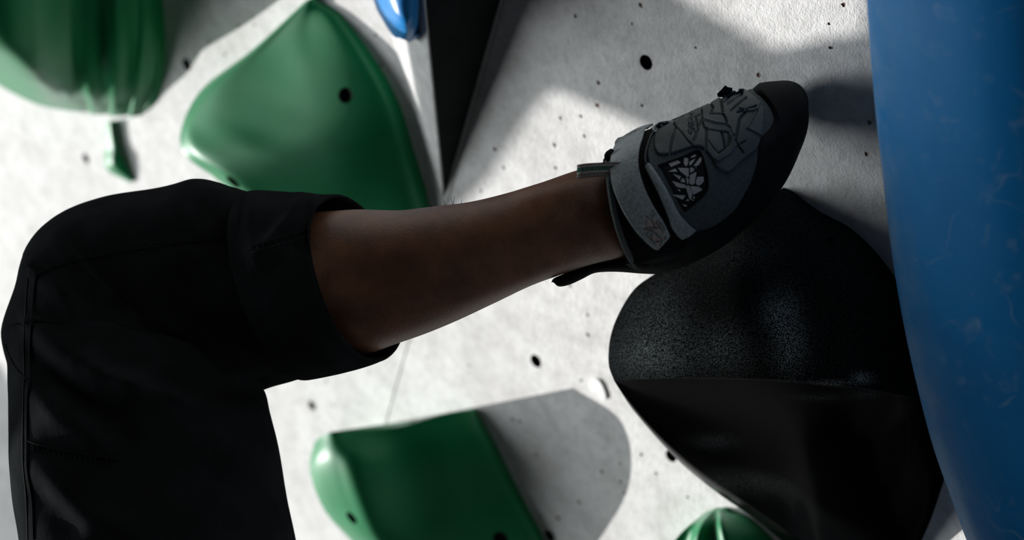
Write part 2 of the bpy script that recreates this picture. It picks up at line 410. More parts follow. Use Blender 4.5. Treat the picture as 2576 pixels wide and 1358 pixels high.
def hold(name, segs, mat, label, cat='climbing hold', group=None, holes=(), angle=50, **kw):
    V, Fc = ribs_mesh(segs, **kw)
    bse = V[len(V) // 2:].mean(0)
    o = obj(name, V, Fc, mat, base=bse, angle=angle)
    tag(o, label, cat, group)
    if holes: cut_holes(o, holes)
    return o
GRP = 'green climbing holds on the wall'
# big green hold, upper left, grooved towards its right edge
A_ribs = [
 [(398, -170, 0), (405, -60, 0), (415, 80, 0), (413, 180, 0), (395, 255, 0), (352, 292, 0)],
 [(360, -170, .018), (364, -50, .022), (368, 90, .023), (358, 200, .02), (342, 262, .012), (330, 293, .005)],
 [(285, -170, .045), (285, -50, .05), (288, 110, .05), (282, 225, .04), (272, 268, .026), (262, 289, .014)],
 [(190, -170, .07), (186, -30, .075), (186, 130, .075), (190, 220, .064), (194, 254, .046), (195, 281, .025)],
 [(90, -170, .125), (82, -30, .13), (86, 135, .128), (98, 198, .110), (104, 230, .082), (98, 264, .04)],
 [(0, -170, .16), (-15, -30, .165), (-12, 98, .162), (0, 146, .137), (4, 178, .10), (-4, 214, .05)],
 [(-140, -170, .19), (-150, -60, .19), (-150, 30, .182), (-140, 72, .148), (-135, 102, .108), (-130, 134, .055)],
 [(-260, -170, .05), (-265, -90, .05), (-262, -40, .05), (-255, 0, .04), (-240, 40, .035), (-225, 70, .03)]]
def ripA(G):
    G = G.copy(); K, m, _ = G.shape
    for i in range(K):
        s = i / (K - 1) * 7
        if s < 3.4:
            for j in range(m):
                v = j / (m - 1); a = math.sin(s * 7.4 + 1.6 * math.sin(v * 5 + s) + v * 2.0) * 0.0022 * min(1, s / .5) * min(1, (3.4 - s) / .5)
                a += math.sin(s * 17 + v * 3) * 0.0006 * min(1, s / .5)
                G[i, j, 1] -= a
    return G
hold('climbing_hold', [A_ribs], M_GREEN, 'large bulging green hold with wavy grooves in the upper left corner', group=GRP, ripple=ripA, k=16, m=70, angle=70)
# thin green hold beneath it
hold('climbing_hold', [[
 [(277, 303, 0), (298, 370, 0), (318, 415, 0), (336, 456, 0)],
 [(279, 316, .008), (292, 370, .008), (294, 408, .011), (333, 452, .003)],
 [(274, 310, .010), (278, 368, .010), (281, 417, .014), (331, 457, .004)],
 [(266, 310, .006), (264, 372, .006), (268, 425, .008), (326, 459, .002)]]], M_GREEN, 'thin green sliver of a foothold above the knee', group=GRP, k=8, m=40)
# green hold in the middle
B_ribs = [
 [(798, 2, 0), (850, 30, 0), (930, 130, 0), (1000, 250, 0), (1042, 380, 0), (1082, 520, 0), (1092, 640, 0), (1030, 740, 0)],
 [(792, 1, .004), (825, 45, .010), (890, 140, .016), (950, 255, .020), (990, 380, .022), (1020, 510, .022), (1020, 620, .018), (960, 745, .006)],
 [(786, 0, .008), (770, 75, .019), (780, 170, .033), (800, 275, .045), (830, 385, .054), (860, 490, .052), (860, 590, .042), (850, 745, .012)],
 [(781, -1, .010), (690, 110, .030), (620, 205, .052), (600, 300, .070), (620, 385, .082), (680, 470, .078), (740, 570, .06), (780, 735, .018)],
 [(776, -1, .010), (655, 115, .034), (540, 215, .060), (490, 315, .081), (500, 385, .095), (575, 442, .092), (650, 520, .075), (730, 715, .022)],
 [(771, 0, .008), (640, 120, .028), (510, 222, .054), (457, 320, .075), (463, 388, .088), (540, 447, .084), (605, 510, .066), (700, 700, .02)]]
hold('climbing_hold', [B_ribs], M_GREEN, 'broad smooth green hold with two bolt holes behind the trouser cuff', group=GRP, k=12, m=80, angle=70,
     holes=[(868, 240, .0075, .014), (586, 459, .0085, .016)])
# green hold at the bottom
C_ribs = [
 [(1196, 1030, 0), (1246, 1115, 0), (1306, 1235, 0), (1372, 1360, 0), (1440, 1500, 0)],
 [(1180, 1031, .008), (1218, 1118, .016), (1270, 1240, .017), (1335, 1362, .016), (1400, 1515, .008)],
 [(1110, 1043, .03), (1130, 1135, .042), (1170, 1262, .044), (1225, 1380, .04), (1300, 1540, .02)],
 [(1000, 1074, .06), (1015, 1160, .074), (1050, 1285, .076), (1105, 1400, .07), (1200, 1560, .035)],
 [(890, 1081, .090), (900, 1165, .113), (935, 1290, .114), (1000, 1405, .095), (1110, 1560, .05)],
 [(836, 1086, .108), (842, 1160, .121), (874, 1268, .120), (940, 1370, .108), (1060, 1520, .06)],
 [(805, 1100, .108), (800, 1170, .119), (838, 1275, .115), (912, 1370, .102), (1040, 1510, .055)],
 [(790, 1115, .094), (780, 1185, .107), (818, 1285, .104), (896, 1372, .088), (1020, 1505, .048)]]
hold('climbing_hold', [C_ribs], M_GREEN, 'smooth green hold at the bottom throwing a round shadow on the wall', group=GRP, k=12, m=70, angle=70, foot=(-30, 105),
     holes=[(884, 1303, .0075, .016), (1258, 1354, .0075, .014)])
# creased green hold, bottom right
D_ribs = [
 [(1836, 1285, 0), (1880, 1300, 0), (1935, 1345, 0), (1990, 1410, 0), (2040, 1500, 0)],
 [(1822, 1285, .006), (1842, 1308, .016), (1872, 1358, .022), (1900, 1420, .022), (1940, 1520, .01)],
 [(1812, 1285, .008), (1812, 1312, .030), (1822, 1362, .040), (1845, 1425, .042), (1880, 1530, .02)],
 [(1800, 1286, .008), (1792, 1316, .022), (1794, 1366, .030), (1805, 1430, .034), (1830, 1535, .02)],
 [(1788, 1287, .008), (1768, 1318, .032), (1752, 1368, .044), (1760, 1440, .046), (1790, 1540, .02)],
 [(1778, 1290, .006), (1748, 1322, .028), (1728, 1370, .036), (1725, 1440, .04), (1750, 1540, .02)],
 [(1768, 1294, .006), (1728, 1326, .030), (1692, 1368, .040), (1670, 1430, .044), (1700, 1540, .02)]]
hold('climbing_hold', [D_ribs], M_GREEN, 'small creased green hold at the bottom edge beside the black hold', group=GRP, k=10, m=60, angle=70)

# dark pyramid volume
va = PH(1112, 519); vb = PH(925, -60); vc = PH(1420, -560)
vb2 = PH(780, -560)
vr = PH(1010, -560, 0.14)
Vv = np.array([va, vb2, vc, vr]); Vv[:3, 1] = 0.002
def bevel_solid(V, Fc, w=0.002, seg=2):
    bm = bmesh.new(); vs = [bm.verts.new(v) for v in V]
    for f in Fc: bm.faces.new([vs[i] for i in f])
    bmesh.ops.recalc_face_normals(bm, faces=bm.faces)
    bmesh.ops.bevel(bm, geom=list(bm.edges), offset=w, segments=seg, affect='EDGES', profile=0.5)
    V2 = np.array([v.co[:] for v in bm.verts]); bm.verts.index_update(); F2 = [[v.index for v in f.verts] for f in bm.faces]; bm.free(); return V2, F2
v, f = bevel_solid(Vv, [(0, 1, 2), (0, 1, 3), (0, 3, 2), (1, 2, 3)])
vol = obj('wall_volume', v, f, [M_VOL_LIT, M_VOL_SHADE], base=(va + vb2 + vc) / 3, angle=25)
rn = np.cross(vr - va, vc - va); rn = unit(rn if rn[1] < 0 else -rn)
for p_ in vol.data.polygons: p_.material_index = 1 if abs(np.dot(np.array(p_.normal), rn)) > .93 else 0  # right-hand face takes the shade-dark colour, the rest the lit grey
tag(vol, 'long pyramid volume with lit grey and shaded black painted into its faces, narrowing towards the shin', 'volume')
# blue hold fixed to the volume, at the top of the picture
hold('climbing_hold', [[
 [(1052, -150, .060), (1055, -60, .060), (1056, 20, .058), (1053, 60, .056), (1044, 88, .054), (1026, 108, .052)],
 [(1044, -150, .088), (1048, -60, .088), (1050, 18, .086), (1048, 56, .083), (1040, 82, .077), (1024, 104, .066)],
 [(1010, -150, .100), (1014, -60, .100), (1024, 20, .102), (1032, 52, .100), (1028, 78, .090), (1016, 100, .074)],
 [(965, -150, .100), (970, -60, .100), (990, 20, .104), (1006, 56, .102), (1012, 78, .090), (1008, 97, .074)],
 [(935, -150, .088), (940, -60, .088), (960, 20, .088), (982, 60, .084), (996, 82, .076), (1001, 95, .066)],
 [(915, -150, .064), (925, -60, .064), (945, 16, .062), (966, 56, .060), (984, 84, .056), (996, 96, .054)]]], M_BLUE2,
 'glossy bright blue hold tip hanging over the dark volume', k=9, m=50, base_h=0.03, angle=70)

# black hold under the shoe
Aa = [(1545, 958, .150), (1531, 915, .146), (1535, 850, .138), (1556, 790, .128), (1595, 728, .114), (1645, 690, .098), (1730, 635, .078), (1850, 548, .056), (1950, 496, .018), (2060, 530, 0), (2150, 582, 0), (2240, 680, 0), (2335, 840, 0), (2405, 1022, 0)]
Rr = [(1545, 958, .150), (1600, 953, .156), (1700, 950, .160), (1800, 950, .162), (1900, 952, .162), (2000, 957, .156), (2100, 966, .142), (2200, 980, .118), (2300, 1000, .08), (2405, 1022, 0)]
Ll = [(1545, 958, .150), (1562, 985, .142), (1600, 1040, .124), (1700, 1152, .088), (1800, 1236, .058), (1900, 1306, .03), (1990, 1378, 0), (2110, 1470, 0), (2240, 1480, 0), (2318, 1360, 0), (2370, 1224, 0), (2398, 1110, 0), (2405, 1022, 0)]
def mid(P, Q, s, dh, n_=14):
    a = cr(P, n_); b = cr(Q, n_); out = a * (1 - s) + b * s; out[:, 2] += dh * np.sin(np.linspace(0, math.pi, n_)); return [tuple(q) for q in out]
V, Fc = ribs_mesh([[Aa, mid(Aa, Rr, .3, .018), mid(Aa, Rr, .65, .016), Rr], [Rr, mid(Rr, Ll, .33, -.006), mid(Rr, Ll, .7, -.004), mid(Rr, Ll, .93, .002), Ll]], m=150, k=22)
nv = len(V)
bo = obj('climbing_hold', V, Fc, [M_BLACK, M_BLACKG, M_BLACKE], base=V[nv // 2:].mean(0), angle=28)
bo.data.polygons.foreach_set('material_index', [(2 if q // 149 >= 66 + 64 and q % 149 < 100 else 1) if (q < (nv // 2 // 150 - 1) * 149 and q // 149 >= 66) else 0 for q in range(len(bo.data.polygons))])
tag(bo, 'large black wedge hold under the shoe with chalk dust on its rough face', 'climbing hold')
cut_holes(bo, [(2088, 602, .0028, .008)])
pv = np.array([v_.co[:] for v_ in bo.data.vertices]) + np.array(bo['_b']); px = projn(pv)
def blob(cx, cy, rx, ry, a): return a * np.exp(-(((px[:, 0] - cx) / rx) ** 2 + ((px[:, 1] - cy) / ry) ** 2))
chalk = blob(1960, 785, 42, 50, .55) + blob(1985, 875, 40, 60, .5) + blob(1660, 820, 70, 90, .26) + blob(1640, 900, 80, 50, .28) + blob(1820, 880, 80, 60, .26) + blob(1900, 640, 60, 50, .12) + blob(2170, 950, 22, 12, .6) + blob(2100, 962, 60, 5, .45) + 0.03
ridge_y = np.interp(px[:, 0], [q[0] for q in Rr], [q[1] for q in Rr]); low = px[:, 1] > ridge_y + 1
chalk = chalk * 1.8
chalk = np.where(low, blob(1800, 1110, 55, 18, .10) + blob(2180, 992, 40, 10, .12) + blob(2060, 1000, 60, 7, .15) + blob(1850, 1215, 120, 30, .05), chalk)
at_ = bo.data.attributes.new('chalk', 'FLOAT', 'POINT'); at_.data.foreach_set('value', chalk.astype(np.float32))

# big blue hold in the foreground on the right
sil = [(2186, -520), (2174, -300), (2176, -120), (2181, 0), (2190, 130), (2205, 300), (2225, 480), (2246, 650), (2275, 820), (2310, 980), (2350, 1130), (2400, 1270), (2432, 1358), (2490, 1490), (2590, 1660), (2730, 1840)]
def shift(dx, dy, h): return [(x + dx, y + dy, h * (.45 if i_ in (0, len(sil) - 1) else .85 if i_ in (1, len(sil) - 2) else 1)) for i_, (x, y) in enumerate(sil)]
big = hold('climbing_hold', [[shift(10, 0, .10), shift(2, 0, .128), shift(0, 0, .142), shift(12, 0, .152), shift(45, 0, .161), shift(140, 0, .172), shift(300, 0, .176), shift(460, -10, .162), shift(580, -50, .12), shift(700, -120, .06), shift(800, -190, 0)]],
     M_BLUE, 'huge scuffed blue hold filling the right edge of the picture', k=8, m=90, angle=70)
col_ = np.arange(len(big.data.vertices)) % (len(big.data.vertices) // 2) // 90
at_ = big.data.attributes.new('wear', 'FLOAT', 'POINT'); at_.data.foreach_set('value', np.interp(col_, (0, 20, 30, 36, 72), (1, 1, .55, .08, 0)).astype(np.float32))

# broken white washer on the wall
out = cr([(1483, 972), (1486, 960), (1495, 953), (1505, 957), (1514, 970), (1521, 988), (1523, 1000), (1518, 1005), (1511, 1001), (1505, 989), (1500, 981), (1497, 986), (1489, 984), (1483, 972)], 40)[:-1]
tp = np.array([PH(x, y, .0022) for x, y in out]); bt = tp.copy(); bt[:, 1] = -0.0001; n_ = len(tp)
wv = np.vstack((tp, bt)); wf = [tuple(range(n_)), tuple(range(2 * n_ - 1, n_ - 1, -1))] + [(i, (i + 1) % n_, n_ + (i + 1) % n_, n_ + i) for i in range(n_)]
tag(obj('washer', wv, wf, M_WHITE, base=bt.mean(0), angle=30), 'small broken white ring on the wall left of the black hold', 'washer')

# ------------------------------------------------------------------ the climber
def rings_from(st, k=72, m=160, sup=2.0, supb=2.0, ax0=None, nax=0):
    """st rows: (ox, oy, ix, iy, depth, half thickness): outline pair in the picture plane at a depth"""
    S = crp(st, m)
    O = np.array([PD(s[0], s[1], s[4]) for s in S]); I = np.array([PD(s[2], s[3], s[4]) for s in S])
    Cn = (O + I) / 2; U = (O - I) / 2; ax = np.gradient(Cn, axis=0); R = []
    for i in range(m):
        a0, a1 = max(i - 4, 0), min(i + 4, m - 1)
        a = unit(Cn[a1] - Cn[a0])
        if ax0 is not None and i < nax: q = i / nax; q = q * q * (3 - 2 * q); a = unit(ax0 * (1 - q) + a * q)
        w = np.cross(a, U[i])
        if np.linalg.norm(w) < 1e-9: w = VIEW
        w = unit(w); w = w if w.dot(VIEW) > 0 else -w
        ring = []
        for th in np.linspace(0, 2 * math.pi, k, endpoint=False):
            c, s = math.cos(th), math.sin(th); e = 2 / (sup if s > 0 else supb)
            ring.append(Cn[i] + U[i] * math.copysign(abs(c) ** e, c) + w * S[i, 5] * math.copysign(abs(s) ** e, s))
        R.append(ring)
    return np.array(R)
def normals(R):
    du = np.gradient(R, axis=0); dv = np.roll(R, -1, 1) - np.roll(R, 1, 1)
    n_ = np.cross(du, dv); n_ /= np.linalg.norm(n_, axis=2, keepdims=True) + 1e-12
    c = R.mean(1, keepdims=True); sg = np.sign(((R - c) * n_).sum(2).mean()); return n_ * sg
def segdist(P, line):
    L = np.asarray(line, float); d = np.full(len(P), 1e9); sgn = np.zeros(len(P))
    for a, b in zip(L[:-1], L[1:]):
        ab = b - a; t = np.clip(((P - a) @ ab) / (ab @ ab), 0, 1); q = a + t[:, None] * ab
        dd = np.linalg.norm(P - q, axis=1); s = np.sign((P[:, 0] - a[0]) * ab[1] - (P[:, 1] - a[1]) * ab[0])
        up = dd < d; sgn = np.where(up, s, sgn); d = np.where(up, dd, d)
    return d, sgn
LEG = [  # ox, oy (front of shin / top), ix, iy (calf / bottom), depth, half thickness
 (200, 2050, 780, 2050, 1.50, .075), (130, 1500, 700, 1500, 1.52, .075), (95, 1200, 650, 1230, 1.54, .070), (75, 1000, 620, 1070, 1.555, .062), (88, 800, 610, 1000, 1.565, .055),
 (130, 640, 622, 960, 1.57, .052), (260, 545, 645, 940, 1.565, .050), (440, 520, 690, 925, 1.55, .050), (620, 535, 775, 915, 1.53, .050),
 (720, 535, 850, 908, 1.518, .050), (810, 532, 920, 893, 1.507, .050), (900, 527, 988, 868, 1.497, .049), (1000, 529, 1068, 840, 1.486, .046), (1090, 519, 1150, 806, 1.476, .043), (1180, 508, 1242, 763, 1.467, .040),
 (1270, 487, 1335, 719, 1.458, .037), (1360, 460, 1420, 688, 1.449, .035), (1440, 432, 1492, 664, 1.444, .034), (1505, 412, 1562, 650, 1.445, .032), (1575, 384, 1630, 640, 1.452, .031),
 (1650, 352, 1725, 612, 1.466, .032), (1720, 325, 1808, 580, 1.475, .034), (1800, 290, 1880, 510, 1.50, .028), (1880, 258, 1940, 410, 1.525, .02), (1930, 250, 1965, 330, 1.535, .012)]
person = empty('person', PD(1800, 640, 1.55))
tag(person, 'climber in rolled black trousers stepping a grey shoe onto the black hold', 'person')
R = rings_from(LEG, k=96, m=240); nr = normals(R)
P = projn(R.reshape(-1, 3)); face = (nr.reshape(-1, 3) @ VIEW)
disp = np.zeros(len(P))
d, s = segdist(P, [(860, 706), (1100, 703), (1300, 668), (1480, 640)]); disp += -.0022 * np.exp(-(d / 38) ** 2)      # calf groove
d, s = segdist(P, [(900, 790), (1100, 745), (1330, 690)]); disp += .0015 * np.exp(-(d / 40) ** 2)
d, s = segdist(P, [(1330, 500), (1450, 470), (1540, 440)]); disp += .002 * np.exp(-(d / 30) ** 2)                   # tendon
for k_ in range(4):                                                                                                  # ankle creases
    d, s = segdist(P, [(1490 + 10 * k_, 440), (1502 + 9 * k_, 500), (1528 + 7 * k_, 560)]); disp += -.0007 * np.exp(-(d / 3.5) ** 2)
d, s = segdist(P, [(1490, 545), (1500, 560)]); disp += .005 * np.exp(-(d / 60) ** 2)                                 # ankle bone
R2 = R.reshape(-1, 3) + nr.reshape(-1, 3) * (disp * (face > 0.1) * np.clip(face * 3, 0, 1))[:, None]
v, f = loft(R2.reshape(R.shape)); leg = obj('leg', v, f, M_SKIN, parent=person, angle=180)
leg['label'] = 'bare brown shin and ankle'
# a few leg hairs on the shin
hv, hf = [], []
for (x0, y0, x1, y1) in ((1120, 517, 1116, 500), (1141, 514, 1143, 492), (1138, 514, 1135, 497), (1085, 521, 1080, 508), (1160, 511, 1163, 500)):
    a, b_ = PD(x0, y0, 1.47), PD(x1, y1, 1.473); v, f = tube(cr([a, (a + b_) / 2 + VIEW * .001, b_], 6), np.linspace(.00022, .00006, 6), 5)
    hf += [tuple(i + len(hv) for i in q) for q in f]; hv += list(v)
h = obj('leg_hair', hv, hf, M_THREAD, parent=person); h['kind'] = 'stuff'

PANTS = [
 (150, 2150, 830, 2150, 1.50, .112), (85, 1620, 785, 1600, 1.52, .108), (62, 1375, 745, 1370, 1.53, .102), (42, 1250, 720, 1250, 1.535, .098), (32, 1100, 699, 1120, 1.54, .092), (25, 950, 680, 1040, 1.55, .086),
 (6, 850, 670, 1006, 1.56, .082), (44, 720, 664, 996, 1.565, .080), (76, 615, 661, 990, 1.567, .078), (150, 538, 660, 985, 1.567, .077), (250, 497, 663, 981, 1.563, .076), (385, 475, 674, 976, 1.556, .075), (490, 456, 700, 968, 1.547, .073),
 (560, 470, 738, 958, 1.54, .070), (635, 488, 785, 944, 1.533, .067), (700, 492, 835, 936, 1.527, .064)]
R = rings_from(PANTS, k=120, m=300, sup=2.2); nr = normals(R); P = projn(R.reshape(-1, 3)); face = nr.reshape(-1, 3) @ VIEW
disp = np.zeros(len(P))
FOLD = 1.0
def fold(line, amp, w, asym=0.0):
    global disp
    d, s = segdist(P, line); g = np.exp(-(d / (w * 1.35)) ** 2)
    disp += FOLD * amp * g * (1 + asym * s * np.clip(d / w, 0, 1))
fold([(98, 690), (150, 755), (190, 830), (225, 900), (260, 945), (330, 985), (420, 1010)], .010, 26, .5)
fold([(120, 700), (185, 800), (240, 905), (290, 950)], -.007, 22)
fold([(85, 830), (150, 890), (230, 945), (330, 1000)], .008, 26, .4)
fold([(80, 870), (150, 960), (230, 1030), (300, 1090)], -.006, 26)
fold([(80, 960), (150, 1040), (250, 1100)], .006, 30)
fold([(160, 620), (300, 560), (450, 520)], .004, 40)
fold([(490, 460), (560, 500), (640, 560)], .005, 30)
fold([(560, 620), (480, 720), (430, 850)], -.004, 50)
fold([(80, 1150), (160, 1230), (240, 1300), (330, 1340)], .005, 30)
fold([(100, 1250), (170, 1330)], -.004, 26)
fold([(400, 960), (520, 975), (650, 978)], -.006, 22)
rng = np.random.RandomState(3)
for _ in range(40):
    x0, y0 = rng.uniform(30, 700), rng.uniform(480, 1340); a = rng.uniform(-.6, 1.0); L = rng.uniform(60, 170)
    fold([(x0, y0), (x0 + L * math.cos(a), y0 + L * math.sin(a))], rng.uniform(-.0016, .0016), rng.uniform(12, 26))
R2 = R.reshape(-1, 3) + nr.reshape(-1, 3) * (disp * np.clip(face * 2.5, 0, 1))[:, None]
v, f = loft(R2.reshape(R.shape), True, False)
tro = obj('trousers', v, f, M_CLOTH, parent=person, angle=180); tro['label'] = 'loose black cotton trousers rolled up below the knee'
PBVH = BVHTree.FromPolygons([tuple(q) for q in v], f)
def onto(bvh, px, py, off=0.0, dflt=1.5):
    r = unit(ray(px, py)); hit = bvh.ray_cast(Vector(CAM), Vector(r))
    if hit[0] is None:
        q = PD(px, py, dflt); nr_ = bvh.find_nearest(Vector(q)); p, n_ = np.array(nr_[0]), np.array(nr_[1])
        p = q + r * ((p - q) @ r)
    else: p, n_ = np.array(hit[0]), np.array(hit[1])
    if n_ @ r > 0: n_ = -n_
    return p + n_ * off, n_
def seam(name, line, rad, mat, parent, bvh, off=0.0, n_=60, k=6):
    pts = cr(line, n_); path = [onto(bvh, x, y, off)[0] for x, y in pts]
    v, f = tube(path, rad, k); return obj(name, v, f, mat, parent=parent)
seam('seam', [(92, 690), (84, 760), (78, 850), (74, 960), (70, 1000), (69, 1100), (70, 1180), (82, 1260), (86, 1357)], .0011, M_CLOTH, tro, PBVH, .0002)
seam('seam', [(70, 700), (64, 780), (60, 860), (60, 960), (58, 1060), (58, 1160), (66, 1250), (70, 1357)], .0005, M_THREAD, tro, PBVH, .0002)
seam('seam', [(92, 690), (160, 664), (270, 640), (400, 618), (520, 602), (622, 592)], .0009, M_CLOTH, tro, PBVH, .0002)
seam('seam', [(14, 866), (28, 905), (46, 935), (68, 955)], .0008, M_CLOTH, tro, PBVH, .0002)
seam('seam', [(70, 1110), (110, 1122), (180, 1136), (300, 1156)], .0010, M_CLOTH, tro, PBVH, .0002)
for k_ in range(16):                                               # puckered stitching under the pocket seam
    x = 82 + 13 * k_; y = 1118 + (x - 80) * .17
    seam('stitch', [(x, y + 3), (x + 3, y + 20)], .0007, M_CLOTH, tro, PBVH, .0001, 4, 5)
for k_ in range(22):                                               # stitches along the lower leg seam
    x = 110 + 22 * k_; y = np.interp(x, (92, 160, 270, 400, 520, 622), (690, 664, 640, 618, 602, 592)) - 7
    seam('stitch', [(x, y), (x + 9, y - 2)], .0005, M_THREAD, tro, PBVH, .0002, 3, 5)

# the rolled cuff: outer roll, open mouth, lining going back inside
CUFF = np.array([(632, 482, 782, 951, 1.533, .074), (640, 479, 796, 951, 1.532, .0765), (700, 482, 835, 944, 1.526, .0765), (765, 487, 888, 932, 1.519, .076), (805, 489, 930, 920, 1.514, .0755), (836, 489, 965, 906, 1.510, .074)])
lin = CUFF[::-1].copy(); lin[:, 1] += 14; lin[:, 3] -= 12; lin[:, 5] -= .0045
RO = rings_from(CUFF, k=120, m=90, sup=2.3); RI = rings_from(lin[:3], k=120, m=30, sup=2.3)
hem = RO[-1]; rimr = []
ax_ = unit(RO[-1].mean(0) - RO[-6].mean(0))
for q in range(1, 6):
    t = q / 6; rimr.append(RO[-1] * (1 - t) + RI[0] * t + ax_ * .0022 * math.sin(t * math.pi))
RR = np.concatenate((RO, np.array(rimr), RI))
nr = normals(RR); P = projn(RR.reshape(-1, 3)); face = nr.reshape(-1, 3) @ VIEW
disp = np.zeros(len(P))
fold([(770, 500), (740, 540), (690, 600), (650, 640)], .006, 22, .4)
fold([(785, 500), (775, 560), (740, 610)], -.006, 22)
fold([(640, 500), (632, 560), (636, 620)], .003, 16)
fold([(700, 760), (760, 830), (840, 900)], .003, 30)
fold([(820, 640), (830, 720), (850, 780)], -.003, 30)
fold([(760, 490), (780, 500), (790, 520)], .004, 14)
fold([(850, 760), (890, 830), (940, 885)], .003, 20)
R2 = RR.reshape(-1, 3) + nr.reshape(-1, 3) * (disp * np.clip(face * 2.5, 0, 1))[:, None]
v, f = loft(R2.reshape(RR.shape), False, False)
cuff = obj('cuff', v, f, M_CLOTH, parent=tro, angle=180); cuff['label'] = 'wide rolled cuff'
CB = BVHTree.FromPolygons([tuple(q) for q in v], f)
seam('seam', [(634, 622), (660, 612), (700, 600), (745, 588), (782, 578)], .0008, M_CLOTH, tro, CB, .0002)
seam('seam', [(634, 636), (665, 626), (705, 614), (785, 594)], .0005, M_THREAD, tro, CB, .0002)
for k_ in range(9):
    x = 645 + 15 * k_; y = 617 - (x - 640) * .27
    seam('stitch', [(x, y), (x + 3, y + 14)], .0007, M_CLOTH, tro, CB, .0001, 4, 5)

# ------------------------------------------------------------------ the climbing shoe
SHOE = [
 (1524, 404, 1582, 658, 1.434, .044), (1556, 374, 1618, 674, 1.438, .049), (1600, 345, 1676, 672, 1.450, .050), (1650, 322, 1738, 650, 1.460, .051), (1700, 300, 1804, 612, 1.474, .050), (1760, 272, 1875, 552, 1.489, .047),
 (1820, 246, 1930, 484, 1.504, .043), (1860, 237, 1964, 412, 1.517, .038), (1894, 238, 1976, 352, 1.532, .032), (1926, 240, 1981, 310, 1.544, .025), (1950, 247, 1980, 284, 1.551, .015), (1962, 255, 1976, 271, 1.553, .006)]
m_, k_s = 220, 160
R = rings_from(SHOE, k=k_s, m=m_, sup=2.15, supb=2.8, ax0=ROT @ unit((1, .2, .12)), nax=70); nr = normals(R)
SR = R.copy()
shoe_v, shoe_f = loft(R, False, True)
SB = BVHTree.FromPolygons([tuple(q) for q in shoe_v], shoe_f)
shoe = obj('climbing_shoe', shoe_v, shoe_f, M_SUEDE, parent=person, angle=180); shoe['label'] = 'dark grey climbing shoe with a pale strap'
def resample_line(poly, step):
    P = np.array(poly + poly[:1], float); d = np.r_[0, np.cumsum(np.linalg.norm(np.diff(P, axis=0), axis=1))]
    n_ = max(6, int(d[-1] / step)); t = np.linspace(0, d[-1], n_, endpoint=False)
    return np.stack((np.interp(t, d, P[:, 0]), np.interp(t, d, P[:, 1])), 1)
def patch(name, poly, off, th, mat, parent, bvh, step=6.0, smooth_edge=True, relief=None, bevel=0.0, angle=50):
    """a piece lying on a surface: outline in the picture, laid onto the surface, with a thickness of its own"""
    if smooth_edge: B = cr(poly + poly[:1], max(12, int(sum(math.dist(a, b) for a, b in zip(poly, poly[1:] + poly[:1])) / step)))[:-1]
    else: B = resample_line(poly, step)
    lo, hi = B.min(0), B.max(0); gx, gy = np.meshgrid(np.arange(lo[0] + step / 2, hi[0], step), np.arange(lo[1] + step / 2, hi[1], step))
    G = np.stack((gx.ravel(), gy.ravel()), 1); G = G[inpoly(G, B)]
    if len(G):
        dd = np.min(np.linalg.norm(G[:, None] - B[None], axis=2), axis=1) if len(G) * len(B) < 6e6 else segdist(G, np.vstack((B, B[:1])))[0]
        G = G[dd > step * .5]
    nb = len(B); pts = [Vector(p) for p in B] + [Vector(p) for p in G]
    r = delaunay_2d_cdt(pts, [(i, (i + 1) % nb) for i in range(nb)], [], 0, 1e-6)
    P2 = np.array([tuple(q) for q in r[0]]); tri = [tuple(t) for t in r[2]]
    cen = np.array([P2[list(t)].mean(0) for t in tri]); tri = [t for t, k in zip(tri, inpoly(cen, B)) if k]
    used = {}
    for t in tri:
        for a, b in ((t[0], t[1]), (t[1], t[2]), (t[2], t[0])):
            used[(a, b)] = 1
    bd = [(a, b) for (a, b) in used if (b, a) not in used]
    bset = {a for e in bd for a in e}
    rel = relief(P2) if relief is not None else np.zeros(len(P2))
    T, Bt = [], []
    for i, (x, y) in enumerate(P2):
        p, n_ = onto(bvh, x, y, 0, 1.48)
        T.append(p + n_ * (off + rel[i] - (bevel if i in bset else 0))); Bt.append(p + n_ * (off - th))
    idx = sorted(bset); mp = {i: len(T) + q for q, i in enumerate(idx)}
    V = np.array(T + [Bt[i] for i in idx]); Fc = list(tri) + [(b, a, mp[a], mp[b]) for a, b in bd]
    return obj(name, V, Fc, mat, parent=parent, angle=angle)
# sole and rand: rubber wrapping the lower side, the toe and the back of the foot
BLK = [(1560, 655), (1600, 642), (1660, 622), (1715, 604), (1800, 564), (1850, 524), (1888, 455), (1905, 398), (1902, 348), (1936, 318), (1948, 290), (1934, 262), (1898, 236), (1884, 215), (1880, 150), (2200, 150), (2200, 800), (1560, 800)]
Vs = []; ns = 140; T0 = []
for i in range(m_):
    tq = np.linspace(math.pi, 0.0, 400); xq = tq / (2 * math.pi) * k_s; jq = np.floor(xq).astype(int); fq = (xq - jq)[:, None]
    ins = inpoly(projn(R[i][jq % k_s] * (1 - fq) + R[i][(jq + 1) % k_s] * fq), BLK)
    bad = np.where(~ins)[0]; q0 = bad[0] if len(bad) else 399
    T0.append(tq[max(q0 - 1, 0)])
T0 = np.convolve(np.concatenate((np.repeat(T0[:1], 5), T0, np.repeat(T0[-1:], 5))), np.hanning(13)[1:-1] / np.hanning(13).sum(), 'valid')
